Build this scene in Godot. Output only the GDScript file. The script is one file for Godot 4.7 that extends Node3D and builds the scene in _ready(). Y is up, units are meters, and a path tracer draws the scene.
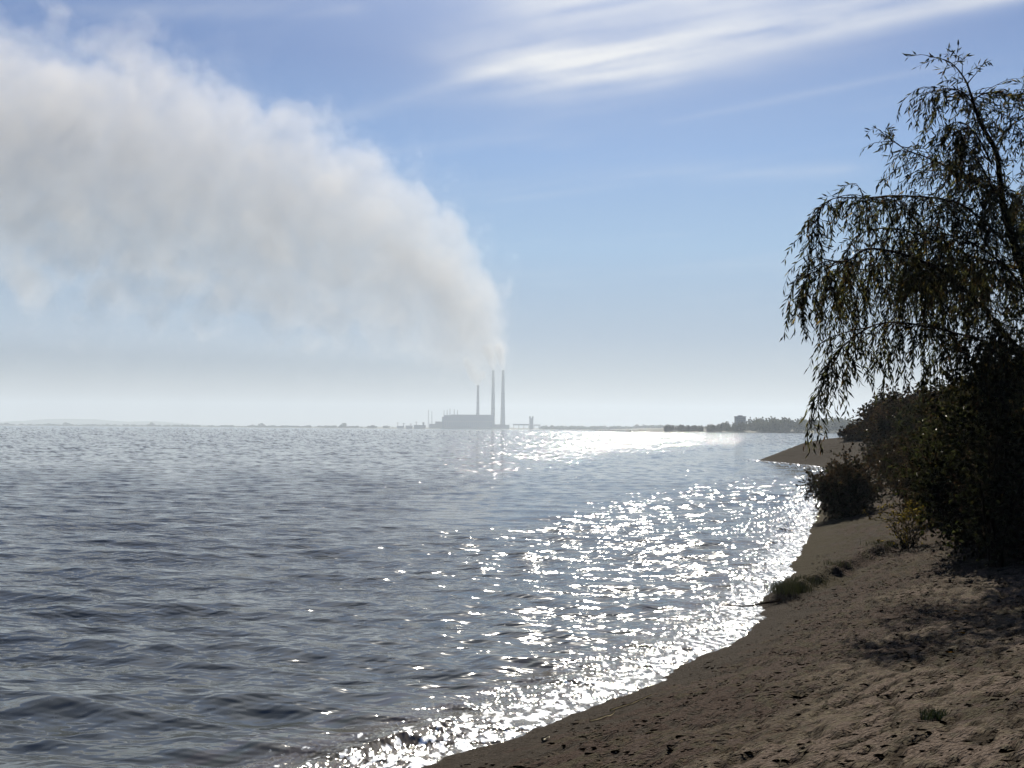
extends Node3D
# A reservoir under an autumn sun: ruffled water, an eroded bank with a willow on the
# right, and a power station with its smoke four kilometres away on the far shore.
# x to the right, y up, the camera looks along -z; "depth" below means -z.

const SUN_AZIMUTH := 7.1
const SUN_HEIGHT := 44.0

var SHORE_DEPTH := [-14.0, 0.0, 9.2, 10.2, 11.3, 13.0, 15.2, 17.84, 20.1, 27.2, 34.8, 48.4, 79.5, 90.0, 100.0, 104.5, 107.0, 112.0, 125.0, 150.0]
var SHORE_X := [-20.0, -8.2, -0.7, 0.1, 0.98, 2.13, 3.45, 4.47, 5.34, 7.74, 10.25, 14.7, 25.0, 26.4, 25.6, 24.8, 26.0, 33.0, 60.0, 110.0]
var shore := PackedFloat32Array()      # shoreline x for every 0.1 m of depth from -14
var shore_cos := PackedFloat32Array()  # cosine that turns a distance along x into one square to the shoreline
var used_names := {}
var lumps := FastNoiseLite.new()
var streaks := FastNoiseLite.new()
var fine := FastNoiseLite.new()

# ------------------------------------------------------------------ helpers

class Geo:
	var v := PackedVector3Array()
	var n := PackedVector3Array()
	var c := PackedColorArray()
	var i := PackedInt32Array()

	func tube(points: Array, r0: float, r1: float, sides: int, col: Color) -> void:
		var first := v.size()
		var count := points.size()
		for k in count:
			var p: Vector3 = points[k]
			var a: Vector3 = points[maxi(k - 1, 0)]
			var b: Vector3 = points[mini(k + 1, count - 1)]
			var d := (b - a).normalized()
			var side := d.cross(Vector3(0.31, 0.2, 0.93)).normalized()
			var other := d.cross(side)
			var r := r1 + (r0 - r1) * pow(1.0 - float(k) / (count - 1), 1.5)
			for s in sides:
				var w := TAU * s / sides
				var out := side * cos(w) + other * sin(w)
				v.append(p + out * r)
				n.append(out)
				c.append(col)
		for k in count - 1:
			for s in sides:
				var a0 := first + k * sides + s
				var a1 := first + k * sides + (s + 1) % sides
				i.append_array(PackedInt32Array([a0, a1, a0 + sides, a1, a1 + sides, a0 + sides]))
		v.append(points[count - 1])
		n.append((points[count - 1] - points[count - 2]).normalized())
		c.append(col)
		var tip := v.size() - 1
		for s in sides:
			i.append_array(PackedInt32Array([tip - sides + s, tip - sides + (s + 1) % sides, tip]))

	# a leaf: pointed at both ends, folded along its rib, a little bent
	func leaf(at: Vector3, dir: Vector3, face: Vector3, length: float, width: float, col: Color) -> void:
		var first := v.size()
		var side := dir.cross(face).normalized()
		var up := side.cross(dir).normalized()
		var mid := at + dir * length * 0.45 - up * length * 0.05
		v.append_array(PackedVector3Array([at, mid + side * width * 0.5 + up * width * 0.15, at + dir * length - up * length * 0.12, mid - side * width * 0.5 + up * width * 0.15]))
		n.append_array(PackedVector3Array([up, (up + side * 0.35).normalized(), up, (up - side * 0.35).normalized()]))
		c.append_array(PackedColorArray([col, col, col, col]))
		i.append_array(PackedInt32Array([first, first + 1, first + 2, first, first + 2, first + 3]))

	func box(lo: Vector3, hi: Vector3, col := Color.WHITE) -> void:
		for axis in 3:
			for s in [0, 1]:
				var first := v.size()
				var nn := Vector3.ZERO
				nn[axis] = 1.0 if s else -1.0
				for q in [[0, 0], [1, 0], [1, 1], [0, 1]]:
					var p := Vector3.ZERO
					p[axis] = hi[axis] if s else lo[axis]
					p[(axis + 1) % 3] = hi[(axis + 1) % 3] if q[0] else lo[(axis + 1) % 3]
					p[(axis + 2) % 3] = hi[(axis + 2) % 3] if q[1] else lo[(axis + 2) % 3]
					v.append(p)
					n.append(nn)
					c.append(col)
				i.append_array(PackedInt32Array([first, first + 2, first + 1, first, first + 3, first + 2] if s else [first, first + 1, first + 2, first, first + 2, first + 3]))

	func mesh() -> ArrayMesh:
		var a := []
		a.resize(Mesh.ARRAY_MAX)
		a[Mesh.ARRAY_VERTEX] = v
		a[Mesh.ARRAY_NORMAL] = n
		a[Mesh.ARRAY_COLOR] = c
		a[Mesh.ARRAY_INDEX] = i
		var m := ArrayMesh.new()
		m.add_surface_from_arrays(Mesh.PRIMITIVE_TRIANGLES, a)
		return m


func numbered(called: String) -> String:
	used_names[called] = used_names.get(called, -1) + 1
	return called if used_names[called] == 0 else "%s_%03d" % [called, used_names[called]]


func tag(o: Node3D, label := "", category := "", group := "", kind := "") -> Node3D:
	for pair in [["label", label], ["category", category], ["group", group], ["kind", kind]]:
		if pair[1]:
			o.set_meta(pair[0], pair[1])
	return o


func thing(called: String, at: Vector3, label: String, category: String, group := "") -> Node3D:
	var o := Node3D.new()
	o.name = numbered(called)
	add_child(o)
	o.position = at
	tag(o, label, category, group)
	return o


func put(called: String, mesh: Mesh, m: Material, parent: Node3D = self) -> MeshInstance3D:
	var o := MeshInstance3D.new()
	o.name = numbered(called) if parent == self else called
	o.mesh = mesh
	if m:
		o.material_override = m
	parent.add_child(o, true)
	return o


func lin(r: float, g: float, b: float) -> Color:
	return Color(r, g, b).linear_to_srgb()


func plain(r: float, g: float, b: float, rough := 0.9) -> StandardMaterial3D:
	var m := StandardMaterial3D.new()
	m.albedo_color = lin(r, g, b)
	m.roughness = rough
	return m


func tinted(rough := 0.85, spec := 0.35) -> StandardMaterial3D:
	var m := StandardMaterial3D.new()
	m.vertex_color_use_as_albedo = true
	m.roughness = rough
	m.metallic_specular = spec
	return m


func leafy(rough := 0.55) -> StandardMaterial3D:
	var m := tinted(rough, 0.4)
	m.backlight_enabled = true
	m.backlight = lin(0.75, 0.8, 0.42)
	return m


func noise(seed_: int, freq: float, octaves := 4, kind := FastNoiseLite.TYPE_SIMPLEX_SMOOTH) -> FastNoiseLite:
	var f := FastNoiseLite.new()
	f.seed = seed_
	f.frequency = freq
	f.noise_type = kind
	f.fractal_octaves = octaves
	f.fractal_type = FastNoiseLite.FRACTAL_FBM if octaves > 1 else FastNoiseLite.FRACTAL_NONE
	return f


func table(xs: Array, ys: Array, x: float) -> float:
	if x <= xs[0]:
		return ys[0] + (ys[1] - ys[0]) / (xs[1] - xs[0]) * (x - xs[0])
	for k in range(1, xs.size()):
		if x <= xs[k]:
			return lerpf(ys[k - 1], ys[k], (x - xs[k - 1]) / (xs[k] - xs[k - 1]))
	return ys[-1]


# ------------------------------------------------------------------ shoreline and bank

func prepare_shore() -> void:
	var raw := PackedFloat32Array()
	for k in 1641:
		raw.append(table(SHORE_DEPTH, SHORE_X, -14.0 + k * 0.1))
	for pass_ in 3:
		var soft := PackedFloat32Array()
		for k in raw.size():
			var w := 7 if k < 440 else 12
			var sum := 0.0
			for q in range(-w, w + 1):
				sum += raw[clampi(k + q, 0, raw.size() - 1)]
			soft.append(sum / (2 * w + 1))
		raw = soft
	shore = raw
	for k in raw.size():
		var sl := (raw[mini(k + 6, raw.size() - 1)] - raw[maxi(k - 6, 0)]) / 1.2
		shore_cos.append(1.0 / sqrt(1.0 + sl * sl))


func shore_x(depth: float) -> float:
	var f := clampf((depth + 14.0) * 10.0, 0.0, 1638.9)
	var k := int(f)
	return lerpf(shore[k], shore[k + 1], f - k)


func inland(x: float, depth: float) -> float:   # metres from the waterline, negative out on the water
	var f := clampf((depth + 14.0) * 10.0, 0.0, 1638.9)
	var k := int(f)
	return (x - lerpf(shore[k], shore[k + 1], f - k)) * shore_cos[k]


func bank_height(x: float, depth: float) -> float:
	var s := inland(x, depth)
	var steep := lerpf(0.25, 0.4, smoothstep(45.0, 95.0, depth))
	var top := 7.0 * 0.25 / steep
	var h := s * steep if s < top else 1.75 + (1.0 - exp(-(s - top) * 0.25)) * 1.0
	if s < 0.0:
		h = maxf(s * 0.22, -1.5)
	# a low earth groin that crosses the bank from the waterline to the bushes
	var a := Vector2(4.2, 17.5)
	var d := (Vector2(8.6, 22.6) - a).normalized()
	var q := Vector2(x, depth) - a
	var along := q.dot(d)
	var off := q.dot(Vector2(d.y, -d.x)) + 0.18 * lumps.get_noise_2d(along * 1.7, 3.0)
	if along > -0.5 and along < 7.5:
		h += 0.22 * exp(-off * off / (0.035 if off > 0.0 else 0.12)) * smoothstep(0.1, 1.0, along) * (1.0 - smoothstep(5.5, 7.5, along))
	return h


func bank_detail(x: float, depth: float) -> float:
	var s := inland(x, depth)
	var dry := smoothstep(0.1, 1.4, s)
	var along := depth * 0.8 + x * 0.6
	var h := 0.03 * lumps.get_noise_2d(x * 0.55, depth * 0.55)
	var st := streaks.get_noise_2d(along * 0.5, s * 3.2)
	h += 0.03 * st * dry
	var pit := streaks.get_noise_2d(along * 1.9 + 40.0, s * 5.5)
	h -= 0.034 * smoothstep(0.12, 0.45, pit) * dry
	h += 0.016 * fine.get_noise_2d(x * 2.2, depth * 2.2) * lerpf(0.35, 1.0, dry)
	h += 0.008 * fine.get_noise_2d(x * 7.0 + 50.0, depth * 7.0) * lerpf(0.3, 1.0, dry)
	return h


func ground_at(x: float, depth: float) -> float:
	return bank_height(x, depth) + bank_detail(x, depth)


func build_bank() -> void:
	var rows := PackedFloat32Array()
	var d := -12.0
	while d < 150.0:
		rows.append(d)
		if d < 4.0:
			d += 0.3
		elif d < 17.0:
			d += 0.045
		else:
			d += 0.045 * pow(d / 17.0, 1.9)
	var cols := PackedFloat32Array()
	var s := -3.0
	while s < 120.0:
		cols.append(s)
		s += 0.045 if s < 10.0 else 0.045 + (s - 10.0) * 0.06
	var w := cols.size()
	var v := PackedVector3Array()
	var n := PackedVector3Array()
	var uv := PackedVector2Array()
	var c := PackedColorArray()
	var idx := PackedInt32Array()
	var patch := noise(41, 0.5, 4)
	var damp := noise(42, 1.1, 4)
	var length := 0.0
	for r in rows.size():
		var depth := rows[r]
		if r:
			length += Vector2(shore_x(depth) - shore_x(rows[r - 1]), depth - rows[r - 1]).length()
		var x0 := shore_x(depth)
		var k := int(clampf((depth + 14.0) * 10.0, 0.0, 1638.0))
		for q in w:
			var x := x0 + cols[q]
			var sp := cols[q] * shore_cos[k]
			v.append(Vector3(x, ground_at(x, depth), -depth))
			uv.append(Vector2(length, sp))
			# soil colour: grey-tan dried silt, browner earth, and dark saturated mud within reach of the waves
			var p := patch.get_noise_2d(x * 0.9, depth * 0.9)
			var st := streaks.get_noise_2d((depth * 0.8 + x * 0.6) * 0.5, sp * 3.2)
			var soil := Color(0.056, 0.047, 0.036).lerp(Color(0.03, 0.024, 0.019), smoothstep(-0.1, 0.3, p))
			soil = soil.lerp(Color(0.024, 0.018, 0.014), smoothstep(0.2, 0.45, st) * 0.5)
			var pit := streaks.get_noise_2d((depth * 0.8 + x * 0.6) * 1.9 + 40.0, sp * 5.5)
			soil = soil.lerp(Color(0.015, 0.012, 0.009), smoothstep(0.06, 0.28, pit) * 0.9)
			var edge := 0.75 + 0.9 * damp.get_noise_2d(length * 0.9, sp * 0.6)
			soil = soil.lerp(Color(0.018, 0.014, 0.011), 1.0 - smoothstep(edge - 0.15, edge + 0.25, sp))
			var second := 2.5 + 1.8 * damp.get_noise_2d(length * 0.5 + 90.0, 4.0)
			soil = soil.lerp(Color(0.028, 0.022, 0.017), 0.85 * (1.0 - smoothstep(second - 0.3, second + 0.5, sp)))
			soil = soil.lerp(Color(0.026, 0.02, 0.015), 0.75 * smoothstep(16.5, 20.5, depth + 3.0 * p))  # darker from about the groin onward, with an uneven edge
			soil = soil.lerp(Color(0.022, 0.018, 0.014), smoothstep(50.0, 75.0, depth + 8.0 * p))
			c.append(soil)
	n.resize(v.size())
	for r in rows.size():
		for q in w:
			var a := v[mini(r + 1, rows.size() - 1) * w + q] - v[maxi(r - 1, 0) * w + q]
			var b := v[r * w + mini(q + 1, w - 1)] - v[r * w + maxi(q - 1, 0)]
			n[r * w + q] = b.cross(a).normalized()
	for r in rows.size() - 1:
		for q in w - 1:
			var a := r * w + q
			idx.append_array(PackedInt32Array([a, a + w, a + 1, a + 1, a + w, a + w + 1]))
	var arrays := []
	arrays.resize(Mesh.ARRAY_MAX)
	arrays[Mesh.ARRAY_VERTEX] = v
	arrays[Mesh.ARRAY_NORMAL] = n
	arrays[Mesh.ARRAY_TEX_UV] = uv
	arrays[Mesh.ARRAY_COLOR] = c
	arrays[Mesh.ARRAY_INDEX] = idx
	var mesh := ArrayMesh.new()
	mesh.add_surface_from_arrays(Mesh.PRIMITIVE_TRIANGLES, arrays)
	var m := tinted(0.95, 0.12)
	var grain := NoiseTexture2D.new()
	grain.width = 1024
	grain.height = 1024
	grain.seamless = true
	grain.noise = noise(51, 0.02, 6)
	var ramp := Gradient.new()
	ramp.offsets = PackedFloat32Array([0.0, 0.35, 0.5, 0.7, 1.0])
	ramp.colors = PackedColorArray([lin(0.35, 0.33, 0.3), lin(0.7, 0.67, 0.64), lin(0.95, 0.94, 0.92), lin(1.0, 1.0, 1.0), lin(0.8, 0.78, 0.74)])
	grain.color_ramp = ramp
	m.albedo_texture = grain
	var relief := NoiseTexture2D.new()
	relief.width = 1024
	relief.height = 1024
	relief.seamless = true
	relief.noise = noise(52, 0.03, 6)
	m.heightmap_enabled = true
	m.heightmap_texture = relief
	m.heightmap_scale = 3.2
	m.uv1_scale = Vector3(0.45, 1.1, 1.0)
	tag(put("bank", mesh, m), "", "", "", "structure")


# ------------------------------------------------------------------ water

func build_water() -> void:
	var rng := RandomNumberGenerator.new()
	rng.seed = 7
	var kx := PackedFloat32Array()
	var kz := PackedFloat32Array()
	var steep := PackedFloat32Array()
	var size := PackedFloat32Array()
	var phase := PackedFloat32Array()
	var count := 22
	for k in count:
		var length := 3.4 * pow(0.085, float(k) / (count - 1))
		var turn := deg_to_rad(rng.randfn(4.0, 20.0 if k < 10 else 32.0))
		kx.append(sin(turn) * TAU / length)
		kz.append(cos(turn) * TAU / length)
		steep.append(0.04 if k < 8 else 0.044)
		size.append(length)
		phase.append(rng.randf() * TAU)
	var gust := noise(61, 0.03, 3)
	var gust_far := noise(62, 0.006, 3)
	var chop := noise(63, 2.6, 3)
	var chop2 := noise(64, 2.6, 3)
	var foam := noise(65, 3.0, 4)
	var ridge := noise(66, 0.35, 2)
	# rows grow with the square of the distance, columns in proportion to it
	var rows := PackedFloat32Array()
	var y := 470.0
	while y > 3.0:
		rows.append(3081.0 / y)
		y -= 0.62 if y < 345.0 else 2.5
	for far in [1300.0, 1700.0, 2300.0, 3000.0, 3900.0, 5000.0, 6500.0]:
		rows.append(far)
	var cols := PackedFloat32Array([-7.0, -3.0, -1.6, -1.1, -0.85])
	var t := -0.72
	while t < 0.5:
		cols.append(t)
		t += 0.0012
	for far in [0.55, 0.7, 1.0, 1.6, 3.0, 7.0]:
		cols.append(far)
	var w := cols.size()
	var v := PackedVector3Array()
	var n := PackedVector3Array()
	var c := PackedColorArray()
	v.resize(rows.size() * w)
	n.resize(rows.size() * w)
	c.resize(rows.size() * w)
	var calm := PackedByteArray()
	calm.resize(rows.size() * w)
	var land := PackedByteArray()
	land.resize(rows.size() * w)
	var slick_line := [Vector2(62, 190), Vector2(30, 128), Vector2(11.5, 84), Vector2(2.5, 50), Vector2(-1.5, 33)]
	var slick_half := [40.0, 26.0, 16.0, 8.5, 3.0]
	for r in rows.size():
		var depth := rows[r]
		var step_z := (rows[mini(r + 1, rows.size() - 1)] - rows[maxi(r - 1, 0)]) * 0.5
		var show := PackedFloat32Array()
		for k in count:
			show.append(steep[k] * size[k] / TAU * (1.0 - smoothstep(0.2, 0.45, step_z / size[k])))
		var keep := lerpf(1.0, 0.85, smoothstep(70.0, 300.0, depth))
		for q in w:
			var x := cols[q] * depth
			var at := r * w + q
			var s := inland(x, depth) if depth < 150.0 else -999.0
			if s > 1.2:
				land[at] = 1
				v[at] = Vector3(x, 0, -depth)
				n[at] = Vector3.UP
				c[at] = Color.BLACK
				continue
			if depth > 2000.0:
				v[at] = Vector3(x, 0, -depth)
				n[at] = Vector3.UP
				c[at] = Color(0.028, 0.033, 0.034)
				calm[at] = 2
				continue
			var gain := 1.0 + 0.55 * gust.get_noise_2d(x * 0.5, depth * 0.8) + 0.3 * gust_far.get_noise_2d(x, depth)
			# the smoother lane of water that runs in from the headland
			var slick := 0.0
			if depth > 24.0 and depth < 320.0:
				for k in 4:
					var a: Vector2 = slick_line[k]
					var b: Vector2 = slick_line[k + 1]
					var p := Vector2(x, depth)
					var f := clampf((p - a).dot(b - a) / (b - a).length_squared(), 0.0, 1.0)
					var half: float = lerpf(slick_half[k], slick_half[k + 1], f)
					slick = maxf(slick, 1.0 - p.distance_to(a.lerp(b, f)) / half + 0.35 * gust.get_noise_2d(x * 2.0 + 70.0, depth * 1.2))
				slick = clampf(slick * 1.7, 0.0, 1.0)
			calm[at] = 1 if slick + rng.randfn(0.0, 0.2) > 0.5 else 2 if depth > 95.0 + 50.0 * gust.get_noise_2d(x, depth * 0.5) else 0
			gain *= lerpf(1.0, 0.4, slick)
			var h := 0.0
			var sx := 0.0
			var sz := 0.0
			var shallow := smoothstep(-2.2, 0.0, s)
			for k in count:
				var a := kx[k] * x + kz[k] * depth + phase[k]
				h += show[k] * sin(a)
				var g := steep[k] * cos(a)
				sx += g * kx[k] * size[k]
				sz += g * kz[k] * size[k]
			h *= gain * lerpf(1.0, 0.12, shallow)
			sx *= gain * keep / TAU
			sz *= gain * keep / TAU
			var col := Color(0.028, 0.033, 0.034)
			if s > -4.5:
				# short steep chop and foam where the waves run up the bank
				var near := smoothstep(-4.5 if depth > 30.0 else -1.9, -0.25, s)
				sx += near * 0.75 * chop.get_noise_2d(x * 6.5, depth * 3.6)
				sz += near * 0.75 * chop2.get_noise_2d(x * 6.5, depth * 3.6)
				h += near * 0.009 * chop.get_noise_2d(x * 2.0, depth * 1.4)
				var crest := s + 0.85 + 0.35 * ridge.get_noise_2d(x, depth)
				var lift := smoothstep(-0.05, 0.35, ridge.get_noise_2d(x * 0.8 + 31.0, depth * 0.8 - 4.0)) * exp(-crest * crest / 0.02)
				h += 0.075 * lift
				var steepen := -2.0 * crest / 0.02 * 0.075 * lift
				sx += steepen * 0.79
				sz -= steepen * 0.6
				var fo := foam.get_noise_2d(x * 2.0, depth * 1.2) + 0.25 * near - 0.4 * absf(s + 0.25)
				if fo > 0.2:
					col = col.lerp(Color(0.62, 0.64, 0.66), smoothstep(0.2, 0.34, fo))
				elif s > -2.5:
					col = col.lerp(Color(0.05, 0.042, 0.03), smoothstep(-2.5, -0.3, s))
			v[at] = Vector3(x, h, -depth)
			n[at] = Vector3(-sx, 1.0, sz).normalized()
			c[at] = col
	var open := PackedInt32Array()
	var smooth := PackedInt32Array()
	var windy := PackedInt32Array()
	for r in rows.size() - 1:
		for q in w - 1:
			var a := r * w + q
			if land[a] + land[a + 1] + land[a + w] + land[a + w + 1] == 4:
				continue
			var quad := PackedInt32Array([a, a + w, a + 1, a + 1, a + w, a + w + 1])
			if calm[a] == 1:
				smooth.append_array(quad)
			elif calm[a] == 2:
				windy.append_array(quad)
			else:
				open.append_array(quad)
	var mesh := ArrayMesh.new()
	for idx in [open, smooth, windy]:
		var arrays := []
		arrays.resize(Mesh.ARRAY_MAX)
		arrays[Mesh.ARRAY_VERTEX] = v
		arrays[Mesh.ARRAY_NORMAL] = n
		arrays[Mesh.ARRAY_COLOR] = c
		arrays[Mesh.ARRAY_INDEX] = idx
		mesh.add_surface_from_arrays(Mesh.PRIMITIVE_TRIANGLES, arrays)
	var ripple := ripple_texture()
	for k in 3:
		var m := tinted(0.09, 0.54)
		m.normal_enabled = true
		m.normal_texture = ripple
		m.normal_scale = [1.15, 0.38, 1.25][k]
		m.uv1_triplanar = true
		m.uv1_world_triplanar = true
		m.uv1_triplanar_sharpness = 8.0
		m.uv1_scale = Vector3(0.11, 0.11, 0.11)
		mesh.surface_set_material(k, m)
	tag(put("lake_water", mesh, null), "", "", "", "structure")


# slopes of short ripples that run with the wind, as a tile that repeats every nine metres
func ripple_texture() -> ImageTexture:
	var rng := RandomNumberGenerator.new()
	rng.seed = 68
	var size := 1024
	var sines := PackedFloat32Array()
	for k in size:
		sines.append(cos(TAU * k / size))
	var fx := PackedInt32Array()
	var fz := PackedInt32Array()
	var ph := PackedInt32Array()
	var ax := PackedFloat32Array()
	var az := PackedFloat32Array()
	for k in 26:
		var f := 8.0 * pow(14.0, k / 25.0)
		var turn := deg_to_rad(rng.randfn(4.0, 26.0))
		fx.append(roundi(f * sin(turn)))
		fz.append(roundi(f * cos(turn)))
		ph.append(rng.randi() % size)
		ax.append(0.04 * sin(turn))
		az.append(0.04 * cos(turn))
	var data := PackedByteArray()
	data.resize(size * size * 3)
	var at := 0
	for j in size:
		for i in size:
			var sx := 0.0
			var sz := 0.0
			for k in 26:
				var c := sines[(fx[k] * i + fz[k] * j + ph[k]) & 1023]
				sx += ax[k] * c
				sz += az[k] * c
			var inv := 1.0 / sqrt(1.0 + sx * sx + sz * sz)
			data[at] = int(127.5 + 127.5 * sx * inv)
			data[at + 1] = int(127.5 + 127.5 * sz * inv)
			data[at + 2] = int(127.5 + 127.5 * inv)
			at += 3
	return ImageTexture.create_from_image(Image.create_from_data(size, size, false, Image.FORMAT_RGB8, data))


# ------------------------------------------------------------------ sky

func build_sky() -> Sky:
	var w := 3072
	var h := 1536
	var data := PackedFloat32Array()
	data.resize(w * h * 3)
	var sun_az := deg_to_rad(SUN_AZIMUTH)
	var sun_el := deg_to_rad(SUN_HEIGHT)
	var sun := Vector3(sin(sun_az) * cos(sun_el), sin(sun_el), -cos(sun_az) * cos(sun_el))
	var veil := noise(71, 0.55, 4)
	var thread := noise(72, 1.0, 5)
	var el_at := [0.0, 3.0, 5.0, 10.0, 15.0, 20.0, 35.0, 60.0, 90.0]
	var el_col := [Vector3(0.5, 0.46, 0.4), Vector3(0.33, 0.39, 0.45), Vector3(0.27, 0.37, 0.5), Vector3(0.215, 0.39, 0.62), Vector3(0.1, 0.265, 0.57), Vector3(0.015, 0.13, 0.41), Vector3(0.025, 0.1, 0.34), Vector3(0.025, 0.085, 0.29), Vector3(0.025, 0.08, 0.26)]
	# cirrus streaks on a plane one unit up: from, to, half width at either end, strength
	var streaks_ := [
		[Vector2(0.14, 2.8), Vector2(1.3, 2.17), 0.25, 0.05, 0.78],
		[Vector2(0.1, 2.35), Vector2(0.9, 1.95), 0.18, 0.1, 0.6],
		[Vector2(-0.62, 3.35), Vector2(-0.05, 2.85), 0.05, 0.05, 0.16],
		[Vector2(-1.0, 2.45), Vector2(-0.4, 2.4), 0.05, 0.04, 0.14],
		[Vector2(0.5, 3.3), Vector2(1.2, 2.75), 0.03, 0.03, 0.1],
		[Vector2(0.8, 4.0), Vector2(1.25, 3.9), 0.14, 0.1, 0.13],
		[Vector2(-3.2, 5.4), Vector2(-2.4, 5.4), 0.05, 0.05, 0.12],
	]
	for row in h / 2:
		var el := PI / 2 - (row + 0.5) / h * PI
		var deg := rad_to_deg(el)
		var base := Vector3.ZERO
		for k in range(1, 9):
			if deg <= el_at[k] or k == 8:
				var f: float = clampf((deg - el_at[k - 1]) / (el_at[k] - el_at[k - 1]), 0.0, 1.0)
				base = el_col[k - 1].lerp(el_col[k], f)
				break
		for col in w:
			var az := (col + 0.5) / w * TAU
			var dir := Vector3(sin(az) * cos(el), sin(el), -cos(az) * cos(el))
			var gamma := rad_to_deg(dir.angle_to(sun))
			var glow := 2.1 * exp(-gamma / 11.5)
			var colour := base + Vector3(1.0, 0.98, 0.93) * glow
			if deg > 4.0:
				var p := Vector2(dir.x, -dir.z) / dir.y
				var rot := Vector2(p.x * 0.86 - p.y * 0.51, p.x * 0.51 + p.y * 0.86)
				var hair := thread.get_noise_2d(rot.x * 1.2, rot.y * 7.0)
				var amount := maxf(0.0, veil.get_noise_2d(rot.x * 0.7 + 3.0, rot.y * 1.6) - 0.12) * 0.2 * smoothstep(4.0, 10.0, deg) * (0.6 + hair)
				for st in streaks_:
					var a: Vector2 = st[0]
					var b: Vector2 = st[1]
					if absf(p.x - (a.x + b.x) * 0.5) > 1.5 or absf(p.y - (a.y + b.y) * 0.5) > 1.5:
						continue
					var f := clampf((p - a).dot(b - a) / (b - a).length_squared(), 0.0, 1.0)
					var half: float = lerpf(st[2], st[3], f)
					var wob := 0.35 * veil.get_noise_2d(p.x * 3.0, p.y * 3.0) + 0.25 * hair
					var q := maxf(0.0, p.distance_to(a.lerp(b, f)) / half * 0.8 + wob)
					amount += st[4] * exp(-q * q * 1.4) * maxf(0.0, 0.8 + 0.95 * hair)
				amount = clampf(amount, 0.0, 0.9)
				var bright := 0.82 + 0.35 * exp(-gamma / 20.0)
				colour = colour.lerp(Vector3(bright, bright, bright * 0.99), amount)
			var at := (row * w + col) * 3
			colour /= 2.7
			data[at] = colour.x
			data[at + 1] = colour.y
			data[at + 2] = colour.z
	for at in range(w * h / 2 * 3, w * h * 3, 3):
		data[at] = 0.1
		data[at + 1] = 0.12
		data[at + 2] = 0.14
	var im := Image.create_from_data(w, h, false, Image.FORMAT_RGBF, data.to_byte_array())
	var m := PanoramaSkyMaterial.new()
	m.panorama = ImageTexture.create_from_image(im)
	var sky := Sky.new()
	sky.sky_material = m
	return sky


# ------------------------------------------------------------------ smoke

func build_smoke() -> void:
	# the drift of the smoke: where its axis runs and how wide it has grown there
	var axis := [Vector3(-51, 244, -4350), Vector3(-112, 356, -4330), Vector3(-205, 497, -4270), Vector3(-330, 642, -4180), Vector3(-520, 766, -4060), Vector3(-782, 854, -3920), Vector3(-1090, 926, -3780), Vector3(-1410, 984, -3640), Vector3(-1711, 1008, -3520), Vector3(-2112, 1066, -3380), Vector3(-2588, 1108, -3220)]
	var wide := [22.0, 100.0, 178.0, 225.0, 258.0, 290.0, 315.0, 330.0, 335.0, 350.0, 370.0]
	var segs := []
	for k in axis.size() - 1:
		segs.append([axis[k], wide[k], axis[k + 1], wide[k + 1]])
	var root := thing("smoke_cloud", axis[0], "wide grey smoke plume drifting left from the power station chimneys", "smoke")
	smoke_body(root, segs, Vector3(-2750, 150, -4700), Vector3(130, 1640, -2900), 19.0, 330.0, 0.62, [-0.34, -0.06, 0.02, 0.1, 0.24, 0.42], [0.0001, 0.0005, 0.0008, 0.0005, 0.0003, 0.0003])
	# the young, dense smoke at the chimney mouths
	var young := [
		[Vector3(-144, 184, -4350), 7.0, Vector3(-148, 205, -4349), 20.0], [Vector3(-148, 205, -4349), 20.0, Vector3(-165, 250, -4342), 34.0], [Vector3(-165, 250, -4342), 34.0, Vector3(-150, 330, -4335), 55.0],
		[Vector3(-80, 249, -4360), 7.0, Vector3(-90, 285, -4352), 26.0], [Vector3(-90, 285, -4352), 26.0, Vector3(-110, 350, -4335), 60.0],
		[Vector3(-38, 249, -4345), 7.0, Vector3(-44, 285, -4344), 20.0], [Vector3(-44, 285, -4344), 20.0, Vector3(-70, 350, -4335), 48.0],
		[Vector3(-110, 345, -4335), 70.0, Vector3(-170, 450, -4300), 95.0], [Vector3(-170, 450, -4300), 95.0, Vector3(-290, 600, -4215), 90.0], [Vector3(-290, 600, -4215), 90.0, Vector3(-480, 740, -4090), 50.0]]
	smoke_body(root, young, Vector3(-640, 170, -4560), Vector3(60, 960, -3960), 13.0, 120.0, 0.9, [0.0, 0.14, 0.32], [0.0008, 0.0009, 0.0009])
	var mouths := [
		[Vector3(-144, 184, -4350), 7.0, Vector3(-147, 198, -4349), 16.0], [Vector3(-147, 198, -4349), 16.0, Vector3(-168, 238, -4344), 26.0], [Vector3(-147, 198, -4349), 14.0, Vector3(-128, 232, -4344), 20.0], [Vector3(-168, 238, -4344), 26.0, Vector3(-196, 290, -4338), 18.0],
		[Vector3(-80, 249, -4360), 8.0, Vector3(-86, 285, -4355), 20.0], [Vector3(-86, 285, -4355), 20.0, Vector3(-104, 340, -4345), 24.0],
		[Vector3(-38, 249, -4345), 8.0, Vector3(-42, 285, -4344), 18.0], [Vector3(-42, 285, -4344), 18.0, Vector3(-56, 340, -4338), 26.0]]
	smoke_body(root, mouths, Vector3(-250, 176, -4400), Vector3(10, 400, -4290), 5.0, 45.0, 1.0, [0.0, 0.3], [0.009, 0.01])


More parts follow.
